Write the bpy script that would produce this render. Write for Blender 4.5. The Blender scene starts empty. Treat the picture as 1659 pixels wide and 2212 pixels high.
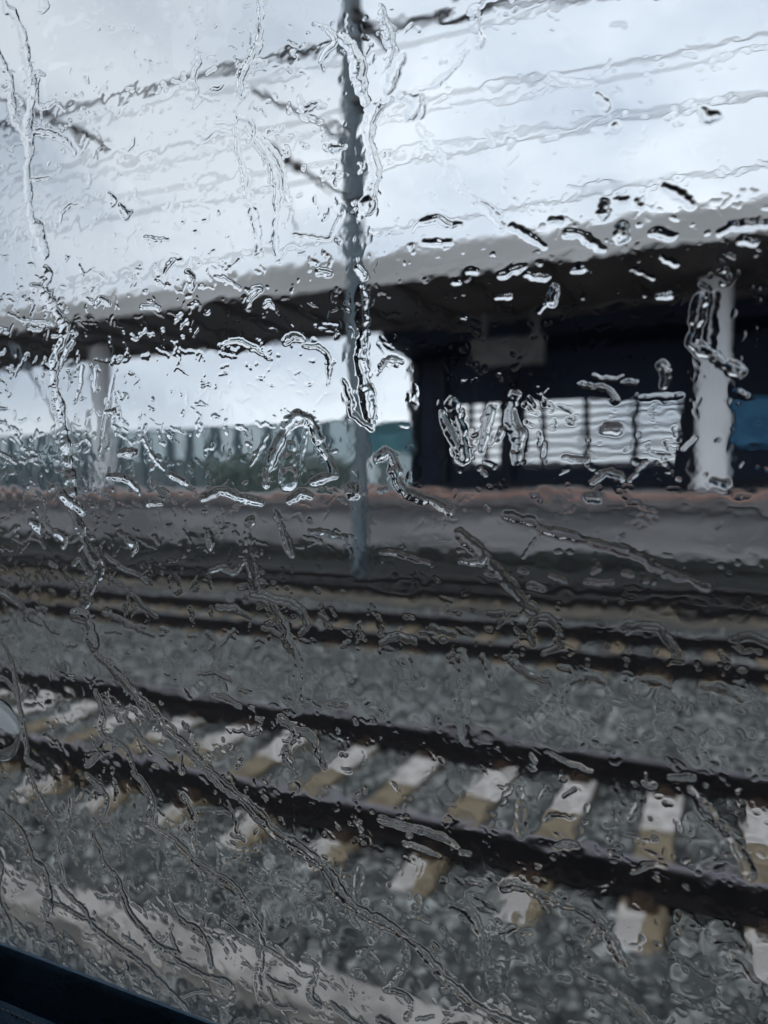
import bpy, math, random
import numpy as np
from mathutils import Vector, Matrix
R = math.radians
random.seed(11); rng = np.random.default_rng(11)
sc = bpy.context.scene
COL = sc.collection

# ------------------------------------------------------------------ camera
CAMZ = 2.05                       # seated eye height above the rail heads
YAW, PITCH, ROLL = R(25.0), R(2.4), R(0.27)
VW, VH, FV = 1659.0, 2212.0, 1597.0   # the grid in which the photo was measured
view = Vector((-math.sin(YAW)*math.cos(PITCH), math.cos(YAW)*math.cos(PITCH), -math.sin(PITCH)))
r0 = Vector((math.cos(YAW), math.sin(YAW), 0)); u0 = r0.cross(view).normalized()
rt = r0*math.cos(ROLL) - u0*math.sin(ROLL)
up = u0*math.cos(ROLL) + r0*math.sin(ROLL)
CAM = Vector((0, 0, CAMZ))
cd = bpy.data.cameras.new('camera'); cam = bpy.data.objects.new('camera', cd); COL.objects.link(cam)
cd.sensor_fit = 'VERTICAL'; cd.sensor_height = 36; cd.lens = FV/VH*36
cam.matrix_world = Matrix(((rt.x, up.x, -view.x, 0), (rt.y, up.y, -view.y, 0), (rt.z, up.z, -view.z, CAMZ), (0, 0, 0, 1)))
cd.clip_start = 0.01; cd.clip_end = 3000
cd.dof.use_dof = True; cd.dof.focus_distance = 0.198; cd.dof.aperture_fstop = cd.lens/2.1
sc.camera = cam

def ray(x, y):
    return (view*FV + rt*(x-VW/2) + up*(VH/2-y)).normalized()
def PY(x, y, Y):                  # where the sight line through a measured point meets the vertical plane Y
    d = ray(x, y); return CAM + d*(Y/d.y)
def PX(x, y, X):
    d = ray(x, y); return CAM + d*(X/d.x)
def PZ(x, y, Z):
    d = ray(x, y); return CAM + d*((Z-CAMZ)/d.z)

# ------------------------------------------------------------------ sky, sun, exposure
SUN_EL, SUN_AZ = R(52), R(-150)
w = bpy.data.worlds.new('World'); sc.world = w; w.use_nodes = True
nt = w.node_tree; N = nt.nodes; L = nt.links; N.clear()
out = N.new('ShaderNodeOutputWorld'); bg = N.new('ShaderNodeBackground'); bg.inputs['Strength'].default_value = 0.1
sky = N.new('ShaderNodeTexSky'); sky.sky_type = 'NISHITA'; sky.sun_disc = False
sky.sun_elevation = SUN_EL; sky.sun_rotation = SUN_AZ
tc = N.new('ShaderNodeTexCoord')
mp = N.new('ShaderNodeMapping'); mp.inputs['Scale'].default_value = (1.0, 1.0, 2.2); L.new(tc.outputs['Generated'], mp.inputs[0])
nz = N.new('ShaderNodeTexNoise'); nz.inputs['Scale'].default_value = 2.6; nz.inputs['Detail'].default_value = 5; L.new(mp.outputs[0], nz.inputs['Vector'])
cr = N.new('ShaderNodeValToRGB'); e = cr.color_ramp.elements
e[0].position = 0.35; e[0].color = (0.44, 0.51, 0.61, 1); e[1].position = 0.62; e[1].color = (0.80, 0.86, 0.92, 1)
L.new(nz.outputs['Fac'], cr.inputs[0])
# a brighter thin patch of overcast, in a fixed compass direction up to the right
dv = N.new('ShaderNodeVectorMath'); dv.operation = 'DOT_PRODUCT'; dv.inputs[1].default_value = tuple(ray(1330, -60)); L.new(tc.outputs['Generated'], dv.inputs[0])
mr = N.new('ShaderNodeMapRange'); mr.interpolation_type = 'SMOOTHSTEP'; mr.inputs['From Min'].default_value = 0.90; mr.inputs['From Max'].default_value = 1.0
mr.inputs['To Min'].default_value = 7.0; mr.inputs['To Max'].default_value = 9.3
L.new(dv.outputs['Value'], mr.inputs['Value'])
dv2 = N.new('ShaderNodeVectorMath'); dv2.operation = 'DOT_PRODUCT'; dv2.inputs[1].default_value = tuple(ray(760, 900)); L.new(tc.outputs['Generated'], dv2.inputs[0])
mr2 = N.new('ShaderNodeMapRange'); mr2.interpolation_type = 'SMOOTHSTEP'; mr2.inputs['From Min'].default_value = 0.93; mr2.inputs['From Max'].default_value = 1.0
mr2.inputs['To Min'].default_value = 0; mr2.inputs['To Max'].default_value = 1.5; L.new(dv2.outputs['Value'], mr2.inputs['Value'])
adn = N.new('ShaderNodeMath'); adn.operation = 'ADD'; L.new(mr.outputs[0], adn.inputs[0]); L.new(mr2.outputs[0], adn.inputs[1]); mr = adn
sclr = N.new('ShaderNodeVectorMath'); sclr.operation = 'SCALE'; L.new(cr.outputs[0], sclr.inputs[0]); L.new(mr.outputs[0], sclr.inputs['Scale'])
mx = N.new('ShaderNodeMix'); mx.data_type = 'RGBA'; mx.inputs['Factor'].default_value = 0.93
L.new(sky.outputs[0], mx.inputs['A']); L.new(sclr.outputs[0], mx.inputs['B'])
L.new(mx.outputs['Result'], bg.inputs['Color']); L.new(bg.outputs[0], out.inputs['Surface'])
sd = bpy.data.lights.new('sun', 'SUN'); sd.energy = 0.5; sd.angle = R(25); sd.color = (1, .97, .93)
sun = bpy.data.objects.new('sun', sd); COL.objects.link(sun)
sdir = Vector((math.sin(SUN_AZ)*math.cos(SUN_EL), math.cos(SUN_AZ)*math.cos(SUN_EL), math.sin(SUN_EL)))
sun.rotation_euler = (-sdir).to_track_quat('-Z', 'Y').to_euler()
sc.view_settings.view_transform = 'Standard'; sc.view_settings.look = 'None'
sc.view_settings.exposure = 0.62; sc.view_settings.gamma = 1.0; sc.view_settings.use_curve_mapping = False
sc.render.engine = 'CYCLES'
cy = sc.cycles; cy.max_bounces = 16; cy.transmission_bounces = 14; cy.glossy_bounces = 5; cy.diffuse_bounces = 4; cy.transparent_max_bounces = 8
cy.sample_clamp_indirect = 6; cy.blur_glossy = 0.3; cy.use_denoising = True

# ------------------------------------------------------------------ materials
MATS = {}
def mat(name, c1, c2=None, rough=.7, scale=3.0, bump=0.0, bscale=None, metal=0.0, stretch=(1, 1, 1), detail=6, lo=.4, hi=.6, spec=.5, island=False):
    if name in MATS: return MATS[name]
    m = bpy.data.materials.new(name); m.use_nodes = True; t = m.node_tree; n = t.nodes; l = t.links
    p = n['Principled BSDF']; p.inputs['Roughness'].default_value = rough; p.inputs['Metallic'].default_value = metal
    p.inputs['Specular IOR Level'].default_value = spec
    c = n.new('ShaderNodeTexCoord'); mpp = n.new('ShaderNodeMapping'); mpp.inputs['Scale'].default_value = stretch
    l.new(c.outputs['Object'], mpp.inputs[0])
    nn = n.new('ShaderNodeTexNoise'); nn.inputs['Scale'].default_value = scale; nn.inputs['Detail'].default_value = detail
    l.new(mpp.outputs[0], nn.inputs['Vector'])
    rp = n.new('ShaderNodeValToRGB'); rp.color_ramp.elements[0].position = lo; rp.color_ramp.elements[1].position = hi
    rp.color_ramp.elements[0].color = (*c1, 1); rp.color_ramp.elements[1].color = (*(c2 or c1), 1)
    if island:
        g = n.new('ShaderNodeNewGeometry'); l.new(g.outputs['Random Per Island'], rp.inputs[0])
        rp.color_ramp.elements[0].position = 0; rp.color_ramp.elements[1].position = 1
    else: l.new(nn.outputs['Fac'], rp.inputs[0])
    l.new(rp.outputs[0], p.inputs['Base Color'])
    if bump:
        nb = n.new('ShaderNodeTexNoise'); nb.inputs['Scale'].default_value = bscale or scale*4; nb.inputs['Detail'].default_value = 4
        l.new(mpp.outputs[0], nb.inputs['Vector'])
        b = n.new('ShaderNodeBump'); b.inputs['Strength'].default_value = bump; b.inputs['Distance'].default_value = .02
        l.new(nb.outputs['Fac'], b.inputs['Height']); l.new(b.outputs[0], p.inputs['Normal'])
    MATS[name] = m; return m
def glassmat(name, ior, color=(1, 1, 1), rough=0.0):
    m = bpy.data.materials.new(name); m.use_nodes = True; t = m.node_tree; t.nodes.clear()
    g = t.nodes.new('ShaderNodeBsdfGlass'); g.inputs['IOR'].default_value = ior; g.inputs['Color'].default_value = (*color, 1); g.inputs['Roughness'].default_value = rough
    o = t.nodes.new('ShaderNodeOutputMaterial'); t.links.new(g.outputs[0], o.inputs['Surface']); return m

M_ballast = mat('ballast', (.022, .025, .026), (.055, .060, .059), .75, 11, 1.0, 26, lo=.35, hi=.66)
M_stone = mat('ballast_stone', (.022, .028, .028), (.33, .34, .325), .55, 20, island=True)
M_brown = mat('brown_gravel', (.055, .050, .042), (.115, .098, .072), .8, 2.2, .8, 22, lo=.35, hi=.65)
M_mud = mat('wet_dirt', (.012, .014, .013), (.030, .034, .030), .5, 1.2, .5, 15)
M_rail = mat('rail_steel', (.005, .004, .005), (.011, .009, .010), .5, 8, .2, 60, metal=.3)
M_railtop = mat('rail_head', (.20, .18, .20), (.27, .25, .27), .45, 6, 0, metal=.7, stretch=(.2, 3, 3))
M_sleeper = mat('sleeper_concrete', (.34, .315, .29), (.56, .53, .50), .8, 7, .4, 50)
M_rust = mat('rust_stained_concrete', (.13, .10, .062), (.215, .17, .11), .85, 9, .4, 50)
M_clip = mat('rusty_clip', (.03, .018, .012), (.06, .035, .02), .6, 30)
M_trough = mat('trough_concrete', (.23, .215, .195), (.41, .385, .35), .75, 5, .5, 40)
M_wall = mat('platform_wall', (.16, .16, .165), (.29, .29, .295), .5, .8, .3, 8, stretch=(.35, 1, 2.5))
M_coping = mat('coping_stone', (.12, .11, .115), (.18, .165, .17), .55, 1.3, .2, 20)
M_tactile = mat('tactile_paving', (.27, .165, .14), (.40, .25, .205), .6, 2.5, .3, 30)
M_paving = mat('platform_paving', (.17, .17, .17), (.26, .26, .26), .28, .8, .15, 12)
M_fascia = mat('fascia_metal', (.60, .595, .585), (.72, .715, .705), .45, .6, stretch=(.3, 1, 1))
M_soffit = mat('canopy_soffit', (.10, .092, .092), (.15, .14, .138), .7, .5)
M_col = mat('column_paint', (.70, .71, .73), (.84, .85, .86), .4, .9, .1, 8, stretch=(1, 1, .4))
M_navy = mat('dark_facade', (.005, .010, .024), (.011, .019, .042), .55, .35, spec=.25)
M_navy2 = mat('facade_frame', (.010, .014, .022), (.02, .026, .036), .6, 1, spec=.25)
M_shutter = mat('shutter_paint', (.05, .055, .06), (.08, .085, .09), .5, 2, stretch=(.4, 1, 1))
M_blue = mat('blue_panel', (.03, .17, .34), (.06, .26, .46), .5, 1.2)
M_sign = mat('sign_bracket', (.07, .075, .07), (.11, .11, .105), .6, 2)
M_teal = mat('teal_panel', (.50, .62, .65), (.66, .75, .78), .5, .3, stretch=(1, 1, .5))
M_teal2 = mat('dark_teal', (.05, .17, .21), (.08, .23, .27), .5, .8)
M_post = mat('barrier_post', (.06, .095, .11), (.10, .14, .16), .6, 1)
M_base = mat('barrier_base', (.10, .14, .15), (.18, .22, .22), .7, .5)
M_hedge = mat('hedge_leaves', (.20, .26, .235), (.27, .33, .30), .7, 3, island=True)
M_pole = mat('galvanised_pole', (.085, .115, .135), (.15, .185, .21), .4, 2, .15, 12, metal=.25, stretch=(1, 1, .2))
M_strut = mat('dark_strut', (.045, .045, .05), (.08, .078, .08), .5, 3)
M_wire = mat('wire_metal', (.06, .065, .07), (.10, .105, .11), .5, 3)
M_insul = mat('brown_insulator', (.03, .022, .02), (.06, .05, .045), .25, 3)
M_car = mat('carriage_lining', (.36, .36, .35), (.42, .42, .41), .8, 3)
M_ledge = mat('navy_ledge', (.085, .165, .26), (.11, .205, .32), .62, 90, .12, 900, spec=.3)
M_seal = mat('black_rubber', (.008, .010, .012), (.014, .016, .018), .6, 40)
M_stitch = mat('pale_thread', (.35, .42, .5), (.5, .56, .62), .7, 300)
M_white = mat('white_plastic', (.80, .82, .82), (.88, .89, .89), .35, 30)
M_pane = glassmat('window_glass', 1.5, (.985, .995, 1.0))
M_water = glassmat('rain_water', 1.333)
M_cap = bpy.data.materials.new('translucent_white_plastic'); M_cap.use_nodes = True
_t = M_cap.node_tree; _p = _t.nodes['Principled BSDF']; _p.inputs['Base Color'].default_value = (.85, .87, .87, 1); _p.inputs['Roughness'].default_value = .35
_tr = _t.nodes.new('ShaderNodeBsdfTranslucent'); _tr.inputs['Color'].default_value = (.95, .97, .97, 1); _m = _t.nodes.new('ShaderNodeMixShader'); _m.inputs[0].default_value = .98
_t.links.new(_p.outputs[0], _m.inputs[1]); _t.links.new(_tr.outputs[0], _m.inputs[2]); _t.links.new(_m.outputs[0], _t.nodes['Material Output'].inputs['Surface'])
M_clear = glassmat('clear_plastic', 1.2, (.96, .97, .97), .12)

# broad noise blotches scale the stone colour darker and paler across the heap
_t = M_stone.node_tree; _c = _t.nodes.new('ShaderNodeTexCoord'); _n = _t.nodes.new('ShaderNodeTexNoise'); _n.inputs['Scale'].default_value = 6; _n.inputs['Detail'].default_value = 5
_t.links.new(_c.outputs['Object'], _n.inputs['Vector']); _r = _t.nodes.new('ShaderNodeMapRange'); _r.inputs['From Min'].default_value = .36; _r.inputs['From Max'].default_value = .64
_r.inputs['To Min'].default_value = .6; _r.inputs['To Max'].default_value = 1.3; _t.links.new(_n.outputs['Fac'], _r.inputs['Value'])
_v = _t.nodes.new('ShaderNodeVectorMath'); _v.operation = 'SCALE'; _b = _t.nodes['Principled BSDF'].inputs['Base Color']; _src = _b.links[0].from_socket
_t.links.new(_src, _v.inputs[0]); _t.links.new(_r.outputs[0], _v.inputs['Scale']); _t.links.new(_v.outputs[0], _b)

# ------------------------------------------------------------------ mesh helpers
class MB:
    def __init__(s): s.v = []; s.f = []; s.m = []; s.mi = 0
    def quad_faces(s, b, fs):
        for f in fs: s.f.append(tuple(b+i for i in f)); s.m.append(s.mi)
    def box(s, x0, x1, y0, y1, z0, z1, b=0):
        if b <= 0:
            k = len(s.v); s.v += [(x0, y0, z0), (x1, y0, z0), (x1, y1, z0), (x0, y1, z0), (x0, y0, z1), (x1, y0, z1), (x1, y1, z1), (x0, y1, z1)]
            s.quad_faces(k, [(0, 3, 2, 1), (4, 5, 6, 7), (0, 1, 5, 4), (1, 2, 6, 5), (2, 3, 7, 6), (3, 0, 4, 7)])
        else:   # chamfered along X edges
            s.prism([(y0, z0+b), (y0+b, z0), (y1-b, z0), (y1, z0+b), (y1, z1-b), (y1-b, z1), (y0+b, z1), (y0, z1-b)], x0, x1)
        return s
    def prism(s, prof, x0, x1, axis='x', nseg=1):
        n = len(prof); k = len(s.v)
        for i in range(nseg+1):
            x = x0+(x1-x0)*i/nseg
            for a, b in prof:
                s.v.append((x, a, b) if axis == 'x' else (a, x, b) if axis == 'y' else (a, b, x))
        for i in range(nseg):
            for j in range(n):
                s.quad_faces(k+i*n, [(j, (j+1) % n, n+(j+1) % n, n+j)])
        s.f.append(tuple(k+j for j in reversed(range(n)))); s.m.append(s.mi)
        s.f.append(tuple(k+nseg*n+j for j in range(n))); s.m.append(s.mi)
        return s
    def tube(s, pts, r, n=12):
        pts = [Vector(p) for p in pts]; k = len(s.v); rs = r if isinstance(r, (list, tuple)) else [r]*len(pts)
        for i, p in enumerate(pts):
            d = (pts[min(i+1, len(pts)-1)]-pts[max(i-1, 0)]).normalized()
            a = d.cross(Vector((0, 0, 1)) if abs(d.z) < .9 else Vector((1, 0, 0))).normalized(); b = d.cross(a)
            for j in range(n):
                t = 2*math.pi*j/n; s.v.append(tuple(p+(a*math.cos(t)+b*math.sin(t))*rs[i]))
        for i in range(len(pts)-1):
            for j in range(n): s.quad_faces(k+i*n, [(j, (j+1) % n, n+(j+1) % n, n+j)])
        s.f.append(tuple(k+j for j in range(n))); s.m.append(s.mi)
        s.f.append(tuple(k+(len(pts)-1)*n+j for j in reversed(range(n)))); s.m.append(s.mi)
        return s
    def build(s, name, mats, parent=None, smooth=False, bevel=0):
        me = bpy.data.meshes.new(name); me.from_pydata(s.v, [], s.f)
        mats = mats if isinstance(mats, (list, tuple)) else [mats]
        for m in mats: me.materials.append(m)
        if len(mats) > 1: me.polygons.foreach_set('material_index', s.m)
        me.validate(); me.update()
        import bmesh
        bm = bmesh.new(); bm.from_mesh(me); bmesh.ops.recalc_face_normals(bm, faces=bm.faces); bm.to_mesh(me); bm.free()
        if smooth: me.shade_smooth(); me.set_sharp_from_angle(angle=R(40))
        o = bpy.data.objects.new(name, me); COL.objects.link(o)
        if parent is not None:
            o.parent = parent; o.location = -Vector(parent.get('_loc', (0, 0, 0)))
        if bevel:
            md = o.modifiers.new('bevel', 'BEVEL'); md.width = bevel; md.segments = 2; md.limit_method = 'ANGLE'
        return o
def npmesh(name, verts, quads, m, parent=None, smooth=False):
    me = bpy.data.meshes.new(name); k = quads.shape[1]
    me.vertices.add(len(verts)); me.vertices.foreach_set('co', np.asarray(verts, np.float32).ravel())
    me.loops.add(quads.size); me.loops.foreach_set('vertex_index', np.asarray(quads, np.int32).ravel())
    me.polygons.add(len(quads)); me.polygons.foreach_set('loop_start', np.arange(0, quads.size, k, dtype=np.int32))
    me.update(calc_edges=True)
    me.polygons.foreach_set('use_smooth', np.full(len(quads), smooth))
    me.materials.append(m); me.update()
    o = bpy.data.objects.new(name, me); COL.objects.link(o)
    if parent is not None: o.parent = parent; o.location = -Vector(parent.get('_loc', (0, 0, 0)))
    return o
def thing(name, label, cat, loc=(0, 0, 0), group=None):
    o = bpy.data.objects.new(name, None); COL.objects.link(o); o.location = loc; o['_loc'] = tuple(loc)
    o.empty_display_size = .1
    tag(o, label, cat, group); return o
def tag(o, label, cat, group=None, kind=None):
    if label: o['label'] = label
    if cat: o['category'] = cat
    if group: o['group'] = group
    if kind: o['kind'] = kind
    return o
def struct(o): o['kind'] = 'structure'; return o
def vnoise(shape, cells, seed):
    """smooth value noise on a grid, about `cells` cells across the first axis"""
    r = np.random.default_rng(seed); h, w_ = shape; ch = max(2, int(cells)); cw = max(2, int(cells*w_/h))
    g = r.random((ch+3, cw+3)).astype(np.float32)
    y = np.linspace(0, ch, h, dtype=np.float32); x = np.linspace(0, cw, w_, dtype=np.float32)
    yi = y.astype(int); xi = x.astype(int); fy = y-yi; fx = x-xi
    fy = (fy*fy*(3-2*fy))[:, None]; fx = (fx*fx*(3-2*fx))[None, :]
    a = g[yi][:, xi]; b = g[yi][:, xi+1]; c = g[yi+1][:, xi]; d = g[yi+1][:, xi+1]
    return (a*(1-fx)+b*fx)*(1-fy)+(c*(1-fx)+d*fx)*fy

# ------------------------------------------------------------------ ground
struct(MB().box(-900, 900, -30, 1500, -1.2, -.62).build('ground', M_mud))
T1, T2, T3 = 4.87, 9.72, 14.0          # track centre lines
WALLY = 23.2
def bed_z(Y):
    z = np.full_like(Y, -.47)
    for t in (T1, T2, T3):
        z = np.maximum(z, np.interp(Y-t, [-2.6, -1.75, -1.2, -.9, .95, 1.1, 1.75, 2.6], [-.50, -.235, -.225 if t == T1 else -.17, -.24, -.24, -.165, -.19, -.50]))
    z = np.where((Y > T1) & (Y < T2), np.maximum(z, -.27), z)
    return np.where(Y > T3+1.7, np.maximum(-.5, z), z)
def sheet(name, x0, x1, y0, y1, nx, ny, m, amp, seed, dz=0):
    X, Y = np.meshgrid(np.linspace(x0, x1, nx), np.linspace(y0, y1, ny))
    Z = bed_z(Y)+dz+(vnoise((ny, nx), ny/3, seed)-.5)*amp+(vnoise((ny, nx), ny/14, seed+1)-.5)*amp
    v = np.stack([X, Y, Z], -1).reshape(-1, 3); i = np.arange(ny*nx).reshape(ny, nx)
    q = np.stack([i[:-1, :-1], i[:-1, 1:], i[1:, 1:], i[1:, :-1]], -1).reshape(-1, 4)
    return struct(npmesh(name, v, q, m, smooth=True))
sheet('ballast_bed', -60, 14, .9, 12.35, 900, 260, M_ballast, .035, 5)
sheet('gravel_strip', -70, 25, 12.3, 18.2, 300, 60, M_brown, .03, 8, dz=-.004)

XR1 = PZ(1425, 1780, -.19).x
# loose ballast stones: one heap nobody could count
def stones(name, n, x0, x1, y0, y1, s0, s1, m, seed):
    r = np.random.default_rng(seed)
    cx = r.uniform(x0, x1, n); cyy = y0+(y1-y0)*r.random(n)**1.25
    for t_, x_ in ((T1, XR1), (T2, XR1+.25)):
        on_ = (np.abs(cyy-t_) < 1.2) & (np.abs((cx-x_+.3) % .6-.3) < .15); keep = ~on_ | (r.random(len(cx)) < .03); keep |= (cyy < t_-.92) & (r.random(len(cx)) < .30); cx, cyy = cx[keep], cyy[keep]
    n = len(cx); cz = bed_z(cyy)+r.uniform(-.01, .018, n)
    base = np.array([(1, 0, 0), (-1, 0, 0), (0, 1, 0), (0, -1, 0), (0, 0, 1), (0, 0, -1)], float)
    fc = np.array([(0, 2, 4), (2, 1, 4), (1, 3, 4), (3, 0, 4), (2, 0, 5), (1, 2, 5), (3, 1, 5), (0, 3, 5)])
    v = base[None]*r.uniform(.75, 1.1, (n, 6, 1))+r.normal(0, .13, (n, 6, 3))
    a = r.uniform(0, 6.28, n); b = r.uniform(0, 6.28, n)
    ca, sa, cb, sb = np.cos(a), np.sin(a), np.cos(b), np.sin(b)
    x = v[..., 0]*ca[:, None]-v[..., 1]*sa[:, None]; y = v[..., 0]*sa[:, None]+v[..., 1]*ca[:, None]; z = v[..., 2]
    y, z = y*cb[:, None]-z*sb[:, None], y*sb[:, None]+z*cb[:, None]
    s = r.uniform(s0, s1, n)[:, None]
    v = np.stack([x*s+cx[:, None], y*s+cyy[:, None], z*s*.8+cz[:, None]], -1).reshape(-1, 3)
    f = (fc[None]+(np.arange(n)*6)[:, None, None]).reshape(-1, 3)
    o = npmesh(name, v, f, m); return tag(o, 'loose grey crushed stone ballast lying round the tracks', 'gravel', kind='stuff')
stones('ballast_stones', 60000, -11, 2.6, 1.9, 12.2, .018, .052, M_stone, 3)

# ------------------------------------------------------------------ tracks
RAILP = [(-.075, -.176), (.075, -.176), (.075, -.165), (.012, -.145), (.010, -.05), (.036, -.036), (.036, -.006), (.030, 0), (-.030, 0), (-.036, -.006), (-.036, -.036), (-.010, -.05), (-.012, -.145), (-.075, -.165)]
def make_track(Yc, xs, x0, x1, label, seat=None):
    seat = seat or M_sleeper
    root = thing('railway_track', label, 'railway track', (0, Yc, 0), 'parallel railway tracks beside the train')
    sy = root
    for s in (-1, 1):
        y = s*.7525
        mb = MB(); mb.prism([(Yc+y+a, b) for a, b in RAILP], x0, x1, nseg=1); mb.mi = 1
        mb.box(x0+.01, x1-.01, Yc+y-.027, Yc+y+.027, -.004, .003)
        mb.build('rail', [M_rail, M_railtop], root)
    proto = clip = None
    for x in xs:
        if proto is None:
            mb = MB()   # a concrete sleeper: dished middle, raised seats, sloping sides; the rust-stained stretch is its own material
            secs = [(-1.22, .115, -.20), (-.86, .12, -.185), (-.50, .12, -.180), (-.15, .11, -.195), (.10, .11, -.195), (.45, .12, -.180), (1.0, .12, -.185), (1.22, .115, -.195)]
            for i, (y, hw, zt) in enumerate(secs):
                mb.v += [(x-hw-.03, Yc+y, -.40), (x-hw, Yc+y, zt-.015), (x-hw+.015, Yc+y, zt), (x+hw-.015, Yc+y, zt), (x+hw, Yc+y, zt-.015), (x+hw+.03, Yc+y, -.40), (x+hw*.15, Yc+y, zt)]
            for i in range(len(secs)-1):
                b = i*7; mb.mi = 1 if i in (1, 2, 3) else 0
                mb.quad_faces(b, [(1, 2, 9, 8), (2, 6, 13, 9)])
                if i == 0: mb.mi = 1
                mb.quad_faces(b, [(6, 3, 10, 13), (3, 4, 11, 10)])
                mb.mi = 1; mb.quad_faces(b, [(0, 1, 8, 7), (4, 5, 12, 11)]); mb.quad_faces(b, [(5, 0, 7, 12)])
            mb.mi = 0; mb.f.append((0, 1, 2, 6, 3, 4, 5)); mb.m.append(0); b = (len(secs)-1)*7; mb.f.append(tuple(b+i for i in (5, 4, 3, 6, 2, 1, 0))); mb.m.append(0)
            proto = mb.build('sleeper', [seat, M_rust], root); px = x
            clips = []
            for s in (-.7525, .7525) if Yc < 12 else ():
                cb = MB(); cb.box(x-.08, x+.08, Yc+s-.15, Yc+s+.15, -.192, -.1765)
                for k in (-1, 1):
                    cb.box(x-.055, x+.055, Yc+s+k*.10-.03, Yc+s+k*.10+.03, -.19, -.152)
                    cb.tube([(x-.04, Yc+s+k*.13, -.17), (x-.04, Yc+s+k*.07, -.142), (x+.04, Yc+s+k*.07, -.142), (x+.04, Yc+s+k*.13, -.17)], .009, 6)
                    cb.tube([(x, Yc+s+k*.105, -.18), (x, Yc+s+k*.105, -.12)], .016, 6)
                clip = cb.build('rail_clip', M_clip, root); clip.parent = proto; clip.location = (0, 0, 0); clips.append(clip)
        else:
            o = proto.copy(); COL.objects.link(o); o.parent = root; o.location = proto.location+Vector((x-px, random.uniform(-.02, .02), random.uniform(-.004, .004)))
            for clip in clips:
                c = clip.copy(); COL.objects.link(c); c.parent = o
    return root
XR1 = PZ(1425, 1780, -.19).x
make_track(T1, [XR1+.6*k for k in range(-14, 4)], -60, 16, 'nearest railway track, its pale sleepers showing clearly between two dark rails')
make_track(T2, [XR1+.25+.6*k for k in range(-27, 4)], -60, 16, 'middle railway track, dark rails with brown stained sleepers beyond the wide ballast', M_rust)
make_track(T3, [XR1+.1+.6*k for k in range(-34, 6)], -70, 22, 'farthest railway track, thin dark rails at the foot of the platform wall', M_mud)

# concrete cable trough on the near side
pa, pb = PZ(0, 1869, -.22), PZ(0, 1940, -.22)
root = thing('cable_trough', 'pale concrete cable trough running along the ballast at bottom left', 'cable trough', (0, pb.y, -.5))
MB().box(-14, 3, pb.y+.02, pa.y-.02, -.55, -.262, 0).build('trough_body', M_trough, root)
x = -13.9; k = 0
proto = None
while x < 2.8:
    if proto is None:
        mb = MB(); mb.box(x, x+.985, pb.y, pa.y, -.26, -.215, .012); proto = mb.build('lid', M_trough, root); px = x
    else:
        o = proto.copy(); COL.objects.link(o); o.parent = root; o.location = proto.location+Vector((x-px, random.uniform(-.006, .006), random.uniform(-.003, .003)))
    x += 1.0
# flat dark strip of ground between the trough and the train
struct(MB().box(-20, 6, -3, pb.y-.03, -.60, -.43).build('trackside_strip', M_mud))

# ------------------------------------------------------------------ platform
PZT = CAMZ-.40
xl, xr = -160, 34
root = thing('station_platform', 'long raised station platform with pale wall and salmon edge strip', 'platform', (0, WALLY, -.5))
MB().box(xl, xr, WALLY+.25, 41, -.9, PZT-.06).build('platform_wall', M_wall, root)
MB().box(xl, xr, WALLY-.02, WALLY+.26, -.56, -.22).build('wall_footing', M_mud, root)
MB().box(xl, xr, WALLY-.12, WALLY+.9, PZT-.42, PZT-.058).build('coping', M_coping, root)
mb = MB(); mb.box(xl, xr, WALLY-.14, WALLY+1.1, PZT-.055, PZT+.002); mb.build('tactile_strip', M_tactile, root)
mb = MB(); mb.box(xl, xr, WALLY+1.102, 41, PZT-.055, PZT); mb.build('paving', M_paving, root)
mb = MB(); mb.mi = 0; mb.box(xl, xr, WALLY-.145, WALLY-.10, PZT-.17, PZT-.06); mb.build('edge_band', M_tactile, root)

# ------------------------------------------------------------------ canopy
HC = CAMZ+6.75; YF, YB, YCOL = 22.9, 29.6, 26.9
root = thing('station_canopy', 'long grey platform canopy roof on pale columns', 'canopy', (0, YCOL, PZT))
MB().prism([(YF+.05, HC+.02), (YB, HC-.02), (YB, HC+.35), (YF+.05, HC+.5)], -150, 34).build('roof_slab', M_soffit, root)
MB().prism([(YF-.06, HC-.06), (YF+.04, HC-.06), (YF+.04, HC+.80), (YF-.30, HC+.84), (YF-.30, HC+.70)], -150, 34).build('fascia', M_fascia, root)
MB().box(-150, 34, YF-.12, YF-.062, HC+.05, HC+.17).build('gutter', M_fascia, root)
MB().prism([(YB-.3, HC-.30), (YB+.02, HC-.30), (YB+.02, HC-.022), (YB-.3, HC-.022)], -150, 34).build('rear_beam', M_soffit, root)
xb = PY(1541, 1000, YCOL).x; xc0 = PY(221, 1000, YCOL).x; step = xb-xc0
bm_ = None
for k in range(-60, 15):
    X = xb+k*2.5
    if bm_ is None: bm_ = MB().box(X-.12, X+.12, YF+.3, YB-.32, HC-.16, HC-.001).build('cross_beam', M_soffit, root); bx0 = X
    else:
        o = bm_.copy(); COL.objects.link(o); o.parent = root; o.location = bm_.location+Vector((X-bx0, 0, 0))
pc = None
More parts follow.
